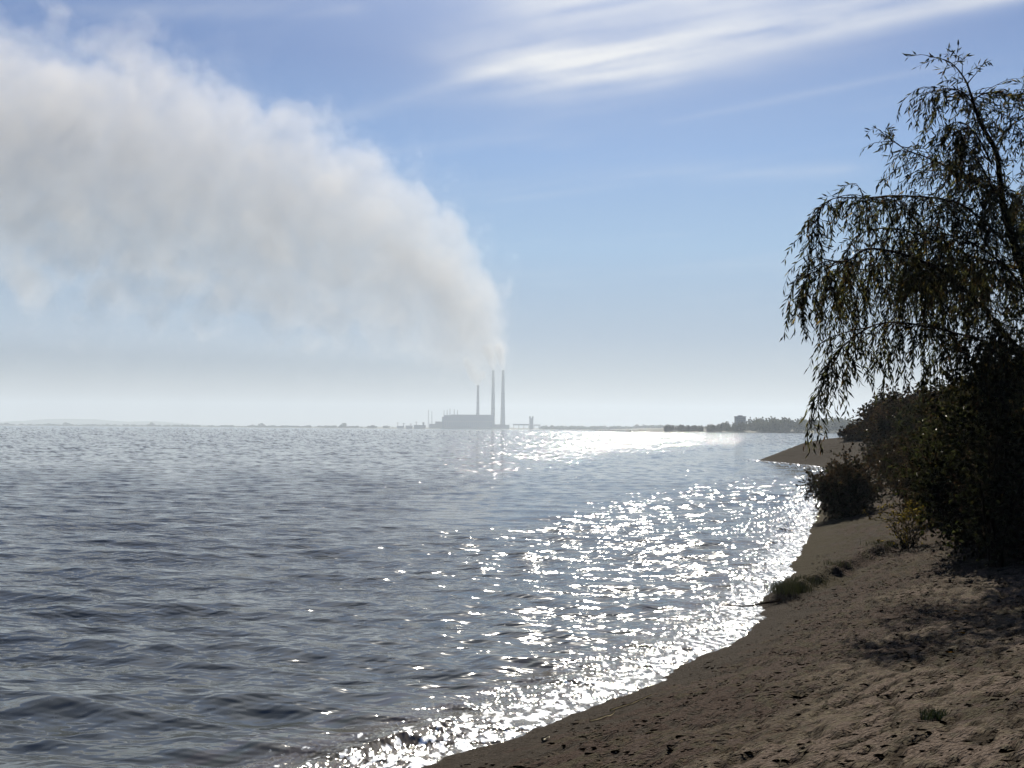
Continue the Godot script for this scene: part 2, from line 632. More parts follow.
func smoke_body(root: Node3D, segs: Array, lo: Vector3, hi: Vector3, cell: float, billow: float, flat: float, levels: Array, dense: Array) -> void:
	var nx := int((hi.x - lo.x) / cell) + 1
	var ny := int((hi.y - lo.y) / cell) + 1
	var nz := int((hi.z - lo.z) / cell) + 1
	var puff := noise(81, 1.0 / billow, 4)
	var small := noise(82, 3.0 / billow, 3)
	var f := PackedFloat32Array()
	f.resize(nx * ny * nz)
	f.fill(-2.0)
	for seg in segs:
		var a: Vector3 = seg[0]
		var b: Vector3 = seg[2]
		var ra: float = seg[1]
		var rb: float = seg[3]
		var reach := maxf(ra, rb) * 1.7 + cell
		var reach_low := maxf(ra, rb) * 1.7 / flat + cell
		var i0 := clampi(int((minf(a.x, b.x) - reach - lo.x) / cell), 1, nx - 2)
		var i1 := clampi(int((maxf(a.x, b.x) + reach - lo.x) / cell), 1, nx - 2)
		var j0 := clampi(int((minf(a.y, b.y) - reach_low - lo.y) / cell), 1, ny - 2)
		var j1 := clampi(int((maxf(a.y, b.y) + reach - lo.y) / cell), 1, ny - 2)
		var k0 := clampi(int((minf(a.z, b.z) - reach - lo.z) / cell), 1, nz - 2)
		var k1 := clampi(int((maxf(a.z, b.z) + reach - lo.z) / cell), 1, nz - 2)
		var ab := b - a
		var inv := 1.0 / ab.length_squared()
		for k in range(k0, k1 + 1):
			for j in range(j0, j1 + 1):
				var at := (k * ny + j) * nx + i0
				for i in range(i0, i1 + 1):
					var p := lo + Vector3(i, j, k) * cell
					var t := clampf((p - a).dot(ab) * inv, 0.0, 1.0)
					var d := p - a - ab * t
					if d.y < 0.0:
						d.y *= flat
					var q := 1.0 - d.length() / lerpf(ra, rb, t)
					if q > f[at]:
						f[at] = q
					at += 1
	var at := 0
	for k in nz:
		for j in ny:
			for i in nx:
				if f[at] > -0.9:
					var p := lo + Vector3(i, j, k) * cell
					var soft := smoothstep(200.0, 420.0, p.y)
					f[at] += (absf(puff.get_noise_3dv(p)) * 1.5 - 0.3) * 0.75 * lerpf(0.4, 1.0, soft) + (absf(small.get_noise_3dv(p)) - 0.15) * 0.55
				at += 1
	for k in levels.size():
		var m := FogMaterial.new()
		m.density = dense[k]
		m.albedo = Color(0.985, 0.975, 0.96)
		put("smoke", surface_nets(f, nx, ny, nz, lo - root.position, cell, levels[k]), m, root)


func surface_nets(f: PackedFloat32Array, nx: int, ny: int, nz: int, lo: Vector3, cell: float, level: float) -> ArrayMesh:
	var v := PackedVector3Array()
	var idx := PackedInt32Array()
	var id := PackedInt32Array()
	id.resize(nx * ny * nz)
	id.fill(-1)
	var sy := nx
	var sz := nx * ny
	var corner := [0, 1, sy, sy + 1, sz, sz + 1, sz + sy, sz + sy + 1]
	var place := [Vector3(0, 0, 0), Vector3(1, 0, 0), Vector3(0, 1, 0), Vector3(1, 1, 0), Vector3(0, 0, 1), Vector3(1, 0, 1), Vector3(0, 1, 1), Vector3(1, 1, 1)]
	var edges := [[0, 1], [2, 3], [4, 5], [6, 7], [0, 2], [1, 3], [4, 6], [5, 7], [0, 4], [1, 5], [2, 6], [3, 7]]
	for k in nz - 1:
		for j in ny - 1:
			var at := (k * ny + j) * nx
			for i in nx - 1:
				var a := f[at] > level
				if not (a == (f[at + 1] > level) and a == (f[at + sy] > level) and a == (f[at + sy + 1] > level) and a == (f[at + sz] > level) and a == (f[at + sz + 1] > level) and a == (f[at + sz + sy] > level) and a == (f[at + sz + sy + 1] > level)):
					var sum := Vector3.ZERO
					var n := 0
					for e in edges:
						var fa := f[at + corner[e[0]]] - level
						var fb := f[at + corner[e[1]]] - level
						if (fa > 0.0) != (fb > 0.0):
							sum += place[e[0]].lerp(place[e[1]], fa / (fa - fb))
							n += 1
					id[at] = v.size()
					v.append(lo + (Vector3(i, j, k) + sum / n) * cell)
				at += 1
	for k in range(1, nz - 1):
		for j in range(1, ny - 1):
			var at := (k * ny + j) * nx + 1
			for i in range(1, nx - 1):
				var a := f[at] > level
				for axis in 3:
					var step: int = [1, sy, sz][axis]
					if a != (f[at + step] > level):
						var u: int = [sy, sz, 1][axis]
						var w: int = [sz, 1, sy][axis]
						var q := [id[at], id[at - u], id[at - u - w], id[at - w]]
						if q.min() >= 0:
							if a:
								idx.append_array(PackedInt32Array([q[0], q[2], q[1], q[0], q[3], q[2]]))
							else:
								idx.append_array(PackedInt32Array([q[0], q[1], q[2], q[0], q[2], q[3]]))
				at += 1
	var arrays := []
	arrays.resize(Mesh.ARRAY_MAX)
	arrays[Mesh.ARRAY_VERTEX] = v
	arrays[Mesh.ARRAY_INDEX] = idx
	var mesh := ArrayMesh.new()
	mesh.add_surface_from_arrays(Mesh.PRIMITIVE_TRIANGLES, arrays)
	return mesh


# ------------------------------------------------------------------ far shores and the power station

func land(called: String, front: Array, deep: float, rise: Callable, col: Color) -> void:
	var g := Geo.new()
	var across := 120
	var along := [0.0, 4.0, 15.0, 40.0, 100.0, 250.0, 600.0, 1500.0, deep]
	var xs := front.map(func(p): return p.x)
	var ds := front.map(func(p): return p.y)
	for r in along.size():
		for q in across + 1:
			var x: float = lerpf(front[0].x, front[-1].x, float(q) / across)
			var d: float = table(xs, ds, x) + along[r]
			g.v.append(Vector3(x * (1.0 + along[r] / 9000.0), -0.6 if r == 0 else rise.call(x, along[r]), -d))
			g.c.append(col)
	g.n.resize(g.v.size())
	g.n.fill(Vector3.UP)
	for r in along.size() - 1:
		for q in across:
			var a := r * (across + 1) + q
			g.i.append_array(PackedInt32Array([a, a + across + 1, a + 1, a + 1, a + across + 1, a + across + 2]))
	tag(put(called, g.mesh(), tinted(0.95)), "", "", "", "structure")


func far_trees(called: String, spots: Array, label: String, rng: RandomNumberGenerator) -> void:
	var g := Geo.new()
	for s in spots:
		var at: Vector3 = s[0]
		var r: float = s[1]
		var h: float = s[2]
		var tone := rng.randf_range(0.7, 1.2)
		g.tube([at + Vector3(0, -0.5, 0), at + Vector3(0, h * 0.6, 0)], 0.25, 0.1, 4, Color(0.05, 0.04, 0.03))
		for k in 90:
			var p := Vector3(rng.randfn(), rng.randfn(), rng.randfn()).normalized() * pow(rng.randf(), 0.4)
			p.y = p.y * 0.56 + 0.48
			var q := at + Vector3(p.x * r, p.y * h, p.z * r)
			g.leaf(q, Vector3(rng.randfn(), rng.randfn(), rng.randfn()).normalized(), Vector3(rng.randfn(), rng.randfn(), 1.0).normalized(), r * 0.55, r * 0.45, Color(0.05, 0.055, 0.025) * tone)
	tag(put(called, g.mesh(), tinted(0.9)), label, "trees", "", "stuff")


func ring_tower(parent: Node3D, called: String, at: Vector3, h: float, r0: float, r1: float, m: Material) -> MeshInstance3D:
	var cy := CylinderMesh.new()
	cy.bottom_radius = r0
	cy.top_radius = r1
	cy.height = h
	cy.radial_segments = 24
	cy.rings = 1
	var o := put(called, cy, m, parent)
	o.position = at + Vector3(0, h / 2, 0)
	return o


func block(parent: Node3D, called: String, lo: Vector3, hi: Vector3, m: Material) -> MeshInstance3D:
	var g := Geo.new()
	g.box(lo, hi)
	return put(called, g.mesh(), m, parent)


func build_far() -> void:
	var rng := RandomNumberGenerator.new()
	rng.seed = 90
	var rough := noise(91, 0.002, 4)
	land("far_shore", [Vector2(-9000, 6200), Vector2(-2800, 5600), Vector2(-1500, 5200), Vector2(-500, 4350), Vector2(-330, 4240), Vector2(100, 4200), Vector2(500, 3900), Vector2(1200, 3500), Vector2(3000, 3000), Vector2(9000, 2800)], 4000.0,
		func(x, a): return minf(2.5, 0.4 + a * 0.12) + maxf(0.0, a - 100.0) * 0.003 + rough.get_noise_2d(x, a * 2.0) * minf(a * 0.02, 4.0), Color(0.05, 0.048, 0.032))
	land("right_headland", [Vector2(190, 1620), Vector2(215, 1490), Vector2(330, 1400), Vector2(520, 1320), Vector2(800, 1260), Vector2(2500, 1200)], 2500.0,
		func(x, a): return minf(1.8, 0.3 + a * 0.12) + minf(a, 250.0) * 0.032 * smoothstep(230.0, 420.0, x) + rough.get_noise_2d(x * 2.0, a * 4.0) * minf(a * 0.01, 1.5), Color(0.035, 0.034, 0.024))
	# hills beyond the left shore
	var g := Geo.new()
	var hill := noise(92, 0.0009, 4)
	for r in 9:
		for q in 121:
			var x := -9000.0 + q * 75.0
			var ridge := 26.0 + 34.0 * smoothstep(-0.1, 0.5, hill.get_noise_2d(x, 20.0)) + 48.0 * exp(-pow((x + 3750.0) / 480.0, 2.0)) * 0.8 + 6.0 * hill.get_noise_2d(x * 9.0, 5.0)
			ridge *= 1.0 - smoothstep(-3500.0, -2300.0, x) * 0.75
			g.v.append(Vector3(x, sin(PI * r / 8.0) * ridge - 1.0, -8200.0 - r * 160.0))
			g.n.append(Vector3(0, 1, 0.4).normalized())
			g.c.append(Color(0.07, 0.075, 0.045))
	for r in 8:
		for q in 120:
			var a := r * 121 + q
			g.i.append_array(PackedInt32Array([a, a + 121, a + 1, a + 1, a + 121, a + 122]))
	tag(put("hills", g.mesh(), tinted(0.95)), "", "", "", "structure")
	# woods
	var spots := []
	for k in 520:
		var x := rng.randf_range(225.0, 800.0)
		var back := (rng.randf_range(3.0, 12.0) if k % 3 == 0 else rng.randf_range(12.0, 240.0)) if x > 300.0 else rng.randf_range(3.0, 50.0)
		var d: float = table([190.0, 215.0, 330.0, 520.0, 800.0, 2500.0], [1620.0, 1490.0, 1400.0, 1320.0, 1260.0, 1200.0], x) + back
		var y := 1.6 + minf(back, 250.0) * 0.032 * smoothstep(230.0, 420.0, x)
		var h := rng.randf_range(4.0, 9.0) if x < 315.0 else rng.randf_range(8.0, 12.0) if x < 345.0 else rng.randf_range(10.5, 15.5)
		spots.append([Vector3(x, y, -d), h * rng.randf_range(0.35, 0.55), h])
	far_trees("headland_wood", spots, "hazy grey-blue wood along the headland across the water at right", rng)
	spots = []
	for k in 420:
		var x := rng.randf_range(120.0, 900.0)
		var d: float = table([-330.0, 100.0, 500.0, 1200.0], [4240.0, 4200.0, 3900.0, 3500.0], x) + rng.randf_range(15.0, 160.0)
		var h := rng.randf_range(5.0, 14.0) * (1.35 if x > 480.0 and x < 640.0 else 1.0)
		spots.append([Vector3(x, 2.3, -d), h * rng.randf_range(0.5, 0.9), h])
	far_trees("shore_wood", spots, "faint low belt of trees on the far shore right of the power station", rng)
	spots = []
	for k in 480:
		var x := rng.randf_range(-2900.0, -520.0)
		var d: float = table([-2800.0, -1500.0, -500.0], [5600.0, 5200.0, 4350.0], x) + rng.randf_range(15.0, 200.0)
		var h := rng.randf_range(3.0, 9.0) * (2.0 if rng.randf() < 0.05 else 1.0)
		spots.append([Vector3(x, 2.3, -d), h * rng.randf_range(0.6, 1.2), h])
	far_trees("left_shore_wood", spots, "thin faint line of trees along the far shore at left", rng)
	# the power station
	var concrete := plain(0.3, 0.29, 0.28)
	var panel := plain(0.22, 0.23, 0.25)
	var steel := plain(0.12, 0.12, 0.13, 0.6)
	var p := thing("power_station", Vector3(-185, 1.5, -4330), "long hazy power station hall with stepped roof beneath the smoking chimneys", "power station")
	block(p, "boiler_house", Vector3(-96, 0, -45), Vector3(112, 57, 45), panel)
	block(p, "turbine_hall", Vector3(-94, 0, 45.2), Vector3(108, 34, 80), concrete)
	block(p, "stepped_end", Vector3(-106, 0, -40), Vector3(-96.2, 50, 40), panel)
	block(p, "annex", Vector3(-135, 0, -30), Vector3(-106.2, 30, 35), concrete)
	block(p, "low_annex", Vector3(-160, 0, -25), Vector3(-135.2, 20, 30), concrete)
	block(p, "duct_house", Vector3(112.2, 0, -30), Vector3(142, 20, 30), panel)
	block(p, "roof_ridge", Vector3(-70, 57.05, -12), Vector3(105, 60, 12), panel)
	for q in 5:
		ring_tower(p, "roof_mast", Vector3([-101.0, -88.0, -76.0, -58.0, -44.0][q], [50.0, 57.0, 57.0, 57.0, 57.0][q], -8), [28.0, 23.0, 28.0, 26.0, 23.0][q], 1.6, 1.0, steel)
	for q in 23:   # tall window bays of the turbine hall
		block(p, "window_bay", Vector3(-91 + q * 8.6, 8, 80.02), Vector3(-91 + q * 8.6 + 4.6, 28, 80.4), panel)
	var chimneys := [[Vector3(-144, 1.5, -4350), 183.5, 7.5, 4.6, "shortest chimney, standing left of the other two behind the hall"], [Vector3(-80, 1.5, -4360), 248.5, 9.5, 5.2, "tall tapering chimney at the right end of the power station hall, middle of three"], [Vector3(-38, 1.5, -4345), 248.5, 10.5, 5.6, "tall tapering chimney standing free, rightmost of the three"]]
	for ch in chimneys:
		var o := thing("chimney", ch[0], ch[4], "chimney", "power station chimneys")
		ring_tower(o, "shaft", Vector3.ZERO, ch[1], ch[2], ch[3], concrete)
		ring_tower(o, "rim", Vector3(0, ch[1] - 3.0, 0), 4.0, ch[3] + 0.7, ch[3] + 0.7, steel)
		for b in 3:
			var hh: float = ch[1] * [0.35, 0.6, 0.85][b]
			var rr: float = lerpf(ch[2], ch[3], [0.35, 0.6, 0.85][b]) + 0.9
			ring_tower(o, "gallery", Vector3(0, hh, 0), 1.6, rr, rr, steel)
	var tower := thing("coal_tower", Vector3(81, 1.5, -4250), "narrow square tower with twin caps on the shore right of the chimneys", "tower")
	block(tower, "shaft", Vector3(-8, 0, -8), Vector3(8, 46, 8), concrete)
	block(tower, "cap", Vector3(-9, 46.05, -9), Vector3(-2.5, 54, 9), panel)
	block(tower, "cap", Vector3(2.5, 46.05, -9), Vector3(9, 54, 9), panel)
	var gallery := thing("conveyor_gallery", Vector3(57, 1.5, -4262), "long low conveyor gallery beside the narrow square tower", "conveyor")
	block(gallery, "gallery", Vector3(-52, 16, -4), Vector3(14.5, 22, 4), panel)
	block(gallery, "gallery_end", Vector3(33.5, 15, -4), Vector3(62, 20, 4), panel)
	for q in 6:
		block(gallery, "pier", Vector3(-50 + q * 21, 0, -2.5), Vector3(-47.5 + q * 21, 15 if q > 3 else 16, 2.5), concrete)
	var shed := thing("coal_shed", Vector3(-22, 1.5, -4290), "low shed at the foot of the rightmost chimney", "shed")
	block(shed, "wall", Vector3(-26, 0, -12), Vector3(12, 16, 12), panel)
	block(shed, "roof", Vector3(-27, 16.05, -13), Vector3(13, 18, 13), steel)
	for q in 2:
		var mast := thing("lattice_mast", Vector3([-352.0, -338.0][q], 1.5, -4345), ["thin tall mast left of the hall, the taller of the close pair", "thin tall mast left of the hall, the shorter of the close pair"][q], "mast", "masts beside the power station")
		var mh: float = [80.0, 74.0][q]
		var frame := Geo.new()
		for s in [Vector2(-1, -1), Vector2(1, -1), Vector2(1, 1), Vector2(-1, 1)]:
			frame.tube([Vector3(s.x * 2.4, 0, s.y * 2.4), Vector3(s.x * 0.5, mh, s.y * 0.5)], 0.55, 0.4, 4, Color.WHITE)
		for k in 12:
			var wv := lerpf(2.4, 0.5, k / 12.0)
			frame.box(Vector3(-wv, mh * k / 12.0, -wv), Vector3(wv, mh * k / 12.0 + 0.8, wv))
		put("lattice", frame.mesh(), steel, mast)
	for q in 5:
		var x: float = [-480.0, -455.0, -425.0, -402.0, -372.0][q]
		var py := thing("pylon", Vector3(x, 1.5, -4330), ["faint low pylon, leftmost of the row beside the masts", "faint low pylon, second from left of the row beside the masts", "faint low pylon, middle of the row beside the masts", "faint low pylon, fourth from left of the row beside the masts", "stout low pylon nearest the pair of tall masts"][q], "pylon", "pylons left of the power station")
		var ph: float = [26.0, 24.0, 22.0, 30.0, 27.0][q]
		ring_tower(py, "pole", Vector3.ZERO, ph, 1.8 if q < 4 else 5.0, 0.9 if q < 4 else 3.5, steel)
		block(py, "crossarm", Vector3(-7, ph - 4, -0.8), Vector3(7, ph - 2.8, 0.8), steel)
	for q in 4:
		var x: float = [-466.0, -430.0, -395.0, -374.0][q]
		var hut := thing("switch_house", Vector3(x, 1.2, -4310), ["low flat shed on the shore, leftmost below the pylons", "low flat shed on the shore, second from left below the pylons", "low flat shed on the shore, third from left below the pylons", "low flat shed on the shore nearest the two tall masts"][q], "shed", "sheds left of the power station")
		block(hut, "wall", Vector3(-14, 0, -8), Vector3(14, [9.0, 11.0, 14.0, 13.0][q], 8), concrete)
		block(hut, "roof", Vector3(-14.6, [9.0, 11.0, 14.0, 13.0][q] + 0.05, -8.6), Vector3(14.6, [9.0, 11.0, 14.0, 13.0][q] + 1.4, 8.6), steel)
	var house := thing("apartment_block", Vector3(340, 8.0, -1530), "hazy flat-roofed block standing above the wood on the right headland", "building")
	block(house, "wall", Vector3(-7, 0, -7), Vector3(7, 15, 7), plain(0.25, 0.24, 0.23))
	block(house, "roof", Vector3(-7.6, 15.02, -7.6), Vector3(7.6, 16, 7.6), steel)
	block(house, "stair_head", Vector3(-3, 16.02, -3), Vector3(3, 17.5, 3), panel)
	for fl in 4:
		for q in 4:
			block(house, "window", Vector3(-6 + q * 3.2, 2 + fl * 3.3, 7.02), Vector3(-4.4 + q * 3.2, 3.6 + fl * 3.3, 7.1), steel)


# ------------------------------------------------------------------ plants

func bend(points: Array, per: int) -> Array:   # a smooth curve through the points
	var out := []
	for k in points.size() - 1:
		var a: Vector3 = points[maxi(k - 1, 0)]
		var b: Vector3 = points[k]
		var c: Vector3 = points[k + 1]
		var d: Vector3 = points[mini(k + 2, points.size() - 1)]
		for q in per:
			out.append(b.cubic_interpolate(c, a, d, float(q) / per))
	out.append(points[-1])
	return out


func droop(twigs: Geo, leaves: Geo, at: Vector3, dir: Vector3, length: float, rng: RandomNumberGenerator, size: float, weep: float) -> void:
	var pts := [at]
	var p := at
	var d := dir
	var steps := int(length / 0.07) + 2
	for k in steps:
		d = (d + Vector3(rng.randfn(0, 0.09), -weep * 0.24, rng.randfn(0, 0.09))).normalized()
		p += d * 0.07
		pts.append(p)
		for two in 2 if rng.randf() < 0.55 else 1:
			var side := d.cross(Vector3(rng.randfn(), rng.randfn() * 0.4, rng.randfn())).normalized()
			var ld := (d * rng.randf_range(0.45, 0.9) + side * rng.randf_range(0.3, 0.75) + Vector3(0, -0.3 * weep, 0)).normalized()
			var face := Vector3(rng.randfn(), rng.randfn() + 0.4, rng.randfn()).normalized()
			var tone := rng.randf_range(0.65, 1.25)
			var col := Color(0.095, 0.105, 0.04) * tone
			var luck := rng.randf()
			if luck < 0.10:
				col = Color(0.24, 0.17, 0.035) * tone
			elif luck < 0.3:
				col = Color(0.13, 0.12, 0.035) * tone
			elif luck < 0.38:
				col = Color(0.1, 0.055, 0.025) * tone
			leaves.leaf(p, ld, face, size * rng.randf_range(0.7, 1.2), size * 0.19, col)
	twigs.tube(pts, 0.006, 0.002, 3, Color(0.06, 0.045, 0.025))


func build_willow() -> void:
	var rng := RandomNumberGenerator.new()
	rng.seed = 11
	var base := Vector3(9.88, ground_at(9.88, 17.92) - 0.1, -17.92)
	var root := thing("willow_tree", base, "weeping willow with drooping leafy branches at the right edge of the bank", "tree")
	var bark := tinted(0.95, 0.2)
	var brown := Color(0.055, 0.043, 0.032)
	var limbs := [
		[[Vector3(9.88, 0.29, -17.92), Vector3(9.71, 2.56, -17.92), Vector3(9.36, 4.12, -17.70), Vector3(8.98, 5.03, -17.47), Vector3(8.70, 5.68, -17.36), Vector3(8.34, 6.63, -17.25), Vector3(8.20, 7.21, -17.14), Vector3(8.08, 7.69, -17.02), Vector3(7.77, 8.16, -16.91), Vector3(7.59, 8.53, -16.80), Vector3(7.48, 8.84, -16.80), Vector3(7.19, 9.09, -16.69), Vector3(6.84, 9.19, -16.69)], 0.13, 0.45, 0.55, 0.35],
		[[Vector3(9.55, 3.44, -17.92), Vector3(8.97, 4.00, -17.47), Vector3(7.93, 4.79, -16.80), Vector3(7.54, 5.11, -16.58), Vector3(6.81, 5.56, -16.24), Vector3(6.05, 5.77, -15.90), Vector3(5.44, 5.80, -15.68), Vector3(5.11, 5.60, -15.57), Vector3(4.64, 5.53, -15.46), Vector3(4.31, 5.03, -15.46)], 0.06, 0.25, 1.25, 1.0],
		[[Vector3(8.41, 6.11, -17.25), Vector3(7.69, 6.53, -16.80), Vector3(7.17, 6.75, -16.58), Vector3(6.26, 6.76, -16.24), Vector3(5.51, 6.67, -16.02), Vector3(5.00, 6.63, -15.90), Vector3(4.74, 6.36, -15.79), Vector3(4.69, 5.74, -15.79)], 0.022, 0.1, 0.85, 0.9],
		[[Vector3(8.28, 6.96, -17.25), Vector3(7.65, 7.33, -17.25), Vector3(7.09, 7.67, -17.36), Vector3(6.72, 7.86, -17.47), Vector3(6.31, 8.17, -17.47)], 0.025, 0.1, 0.7, 0.7],
		[[Vector3(8.09, 7.79, -17.02), Vector3(8.24, 8.08, -16.80), Vector3(8.59, 8.22, -16.58), Vector3(8.89, 8.06, -16.35), Vector3(9.06, 7.55, -16.24)], 0.018, 0.2, 0.75, 0.8],
		[[Vector3(7.59, 8.50, -16.80), Vector3(8.00, 8.71, -17.02), Vector3(8.57, 8.73, -17.25), Vector3(9.04, 8.97, -17.47), Vector3(9.37, 8.95, -17.58)], 0.012, 0.1, 0.4, 0.6],
		[[Vector3(8.83, 4.27, -17.47), Vector3(7.30, 4.47, -16.13), Vector3(6.10, 4.62, -15.46), Vector3(5.35, 4.57, -15.01), Vector3(4.84, 4.28, -14.78), Vector3(4.58, 3.97, -14.78), Vector3(4.34, 3.22, -14.78)], 0.022, 0.2, 1.0, 1.1],
		[[Vector3(8.61, 5.79, -17.36), Vector3(8.20, 6.10, -18.14), Vector3(7.39, 6.67, -18.82), Vector3(6.73, 6.77, -19.04), Vector3(6.27, 6.43, -19.04), Vector3(6.12, 5.31, -19.04)], 0.035, 0.1, 1.2, 1.0],
		[[Vector3(9.54, 3.54, -17.81), Vector3(10.66, 4.99, -17.47), Vector3(11.67, 6.11, -17.14), Vector3(12.68, 6.56, -16.80), Vector3(13.46, 6.11, -16.58)], 0.06, 0.25, 1.2, 1.0],
		[[Vector3(9.21, 4.55, -17.58), Vector3(9.54, 6.00, -18.59), Vector3(9.88, 7.35, -19.60), Vector3(10.33, 8.02, -20.50), Vector3(10.77, 7.57, -21.17)], 0.05, 0.25, 1.2, 1.0],
		[[Vector3(9.43, 3.87, -17.70), Vector3(9.21, 5.11, -16.69), Vector3(8.76, 6.11, -15.68), Vector3(8.20, 6.45, -14.90), Vector3(7.75, 6.00, -14.45)], 0.04, 0.25, 1.1, 1.0],
		[[Vector3(9.09, 4.77, -17.47), Vector3(9.65, 6.45, -17.02), Vector3(10.10, 7.79, -16.80), Vector3(10.33, 8.69, -16.69), Vector3(10.77, 9.03, -16.58)], 0.04, 0.25, 0.9, 0.7],
		[[Vector3(8.42, 6.45, -17.25), Vector3(7.75, 7.23, -16.69), Vector3(7.36, 7.63, -16.46), Vector3(7.08, 7.57, -16.24)], 0.02, 0.25, 1.0, 1.0],
		[[Vector3(8.76, 5.44, -17.36), Vector3(7.97, 5.78, -17.81), Vector3(6.97, 5.95, -17.81), Vector3(6.07, 5.78, -17.70), Vector3(5.41, 5.22, -17.58)], 0.03, 0.15, 1.3, 1.0],
		[[Vector3(8.93, 5.11, -17.47), Vector3(8.09, 5.67, -16.69), Vector3(7.19, 6.11, -16.35), Vector3(6.41, 6.17, -16.35), Vector3(5.73, 6.00, -16.24)], 0.03, 0.2, 1.2, 1.0],
		[[Vector3(8.05, 7.50, -17.10), Vector3(7.70, 7.95, -16.90), Vector3(7.35, 8.10, -16.70), Vector3(7.00, 7.95, -16.50)], 0.018, 0.1, 0.9, 1.0],
		[[Vector3(7.75, 8.30, -16.90), Vector3(7.40, 8.60, -16.70), Vector3(7.00, 8.60, -16.60), Vector3(6.75, 8.35, -16.50)], 0.014, 0.1, 0.7, 0.9],
	]
	var foliage := Geo.new()
	for k in limbs.size():
		var pts: Array = bend(limbs[k][0], 4)
		var wood := Geo.new()
		var twigs := Geo.new()
		wood.tube(pts, limbs[k][1], 0.006, 7 if k == 0 else 5, brown)
		var start: float = limbs[k][2]
		var travelled := 0.0
		var total := 0.0
		for q in pts.size() - 1:
			total += pts[q].distance_to(pts[q + 1])
		for q in pts.size() - 1:
			var a: Vector3 = pts[q]
			var b: Vector3 = pts[q + 1]
			var step := a.distance_to(b)
			travelled += step
			var share := travelled / total
			if share < start:
				continue
			var many := int(step / (0.045 if k == 0 else 0.03 if k in [2, 3, 4, 5, 12, 15, 16] else 0.042) + rng.randf())
			for t in many:
				var from := a.lerp(b, rng.randf())
				var along := (b - a).normalized()
				var out := (along * rng.randf_range(0.05, 0.45) + Vector3(rng.randfn(), rng.randfn() * 0.4 + 0.1, rng.randfn()) * 0.55 - Vector3(0, 0.25 * limbs[k][4], 0)).normalized()
				if rng.randf() < 0.22:   # a side branch that carries twigs of its own
					var bp := [from]
					var bd := out
					var bpos := from
					for z in int(rng.randf_range(5, 10) * limbs[k][3] * lerpf(1.0, 0.35, share)) + 2:
						bd = (bd + Vector3(rng.randfn(0, 0.12), 0.02 - 0.05 * limbs[k][4], rng.randfn(0, 0.12))).normalized()
						bpos += bd * 0.09
						bp.append(bpos)
						if z > 1:
							droop(twigs, foliage, bpos, (bd + Vector3(rng.randfn(), 0, rng.randfn()) * 0.6).normalized(), rng.randf_range(0.3, 1.1) * limbs[k][3] * lerpf(1.0, 0.5, share * share), rng, 0.14, limbs[k][4])
					twigs.tube(bp, 0.012, 0.004, 4, brown)
				else:
					droop(twigs, foliage, from, out, rng.randf_range(0.2, 1.15) * limbs[k][3] * lerpf(1.0, 0.5, share * share), rng, 0.14, limbs[k][4])
		for geo in [wood, twigs, ]:
			for z in geo.v.size():
				geo.v[z] -= base
		var limb := put("trunk" if k == 0 else "branch", wood.mesh(), bark, root)
		tag(put("twigs", twigs.mesh(), bark, limb), "", "", "", "stuff")
	for z in foliage.v.size():
		foliage.v[z] -= base
	tag(put("crown", foliage.mesh(), leafy(0.45), root), "", "", "", "stuff")
	print("willow leaves ", foliage.v.size() / 4)


# a bush of many stems; kind: leaf length, leaf width, colours
func shrub(called: String, label: String, at: Vector2, radius: float, height: float, stems: int, size: float, slim: float, thick: float, colors: Array, seed_: int, group := "", category := "bush", skirt := 0.5) -> Node3D:
	var rng := RandomNumberGenerator.new()
	rng.seed = seed_
	var base := Vector3(at.x, ground_at(at.x, at.y) - 0.04, -at.y)
	var root := thing(called, base, label, category, group)
	var leaves := Geo.new()
	var twigs := Geo.new()
	var bark := tinted(0.95, 0.2)
	for k in stems:
		var wood := Geo.new()
		var turn := rng.randf() * TAU
		var lean := sqrt(rng.randf())
		var goal := Vector3(cos(turn) * radius * lean, height * sqrt(maxf(0.15, 1.0 - lean * lean * 0.75)) * rng.randf_range(0.75, 1.05), sin(turn) * radius * lean)
		var foot := Vector3(cos(turn), 0, sin(turn)) * radius * skirt * lean
		var pts := [foot]
		var steps := 10
		for q in range(1, steps + 1):
			var f := float(q) / steps
			pts.append(foot.lerp(goal, f) + Vector3(0, height * 0.12 * sin(f * PI), 0) + Vector3(rng.randfn(), rng.randfn() * 0.5, rng.randfn()) * radius * 0.035)
		wood.tube(pts, 0.010 + height * 0.006, 0.004, 5, Color(0.05, 0.04, 0.03))
		put("stem", wood.mesh(), bark, root)
		for q in range(1, steps + 1):
			for t in int(thick + rng.randf()):
				var p: Vector3 = pts[q]
				var d := (Vector3(rng.randfn(), rng.randfn() * 0.6 + 0.35, rng.randfn())).normalized()
				var tw := [p]
				var n := rng.randi_range(4, 8)
				for z in n:
					d = (d + Vector3(rng.randfn(), rng.randfn() - 0.1, rng.randfn()) * 0.18).normalized()
					p += d * radius * 0.075
					tw.append(p)
					for two in 2:
						var ld := (d * 0.5 + Vector3(rng.randfn(), rng.randfn(), rng.randfn()) * 0.6).normalized()
						var col: Color = colors[0] * rng.randf_range(0.65, 1.25)
						if rng.randf() < 0.16 and colors.size() > 1:
							col = colors[1] * rng.randf_range(0.7, 1.2)
						leaves.leaf(p, ld, Vector3(rng.randfn(), rng.randfn() + 0.5, rng.randfn()).normalized(), size * rng.randf_range(0.65, 1.25), size * slim, col)
				twigs.tube(tw, 0.006, 0.002, 3, Color(0.05, 0.04, 0.03))
	if twigs.v.size():
		tag(put("twigs", twigs.mesh(), bark, root), "", "", "", "stuff")
	if leaves.v.size():
		tag(put("foliage", leaves.mesh(), leafy(), root), "", "", "", "stuff")
	return root


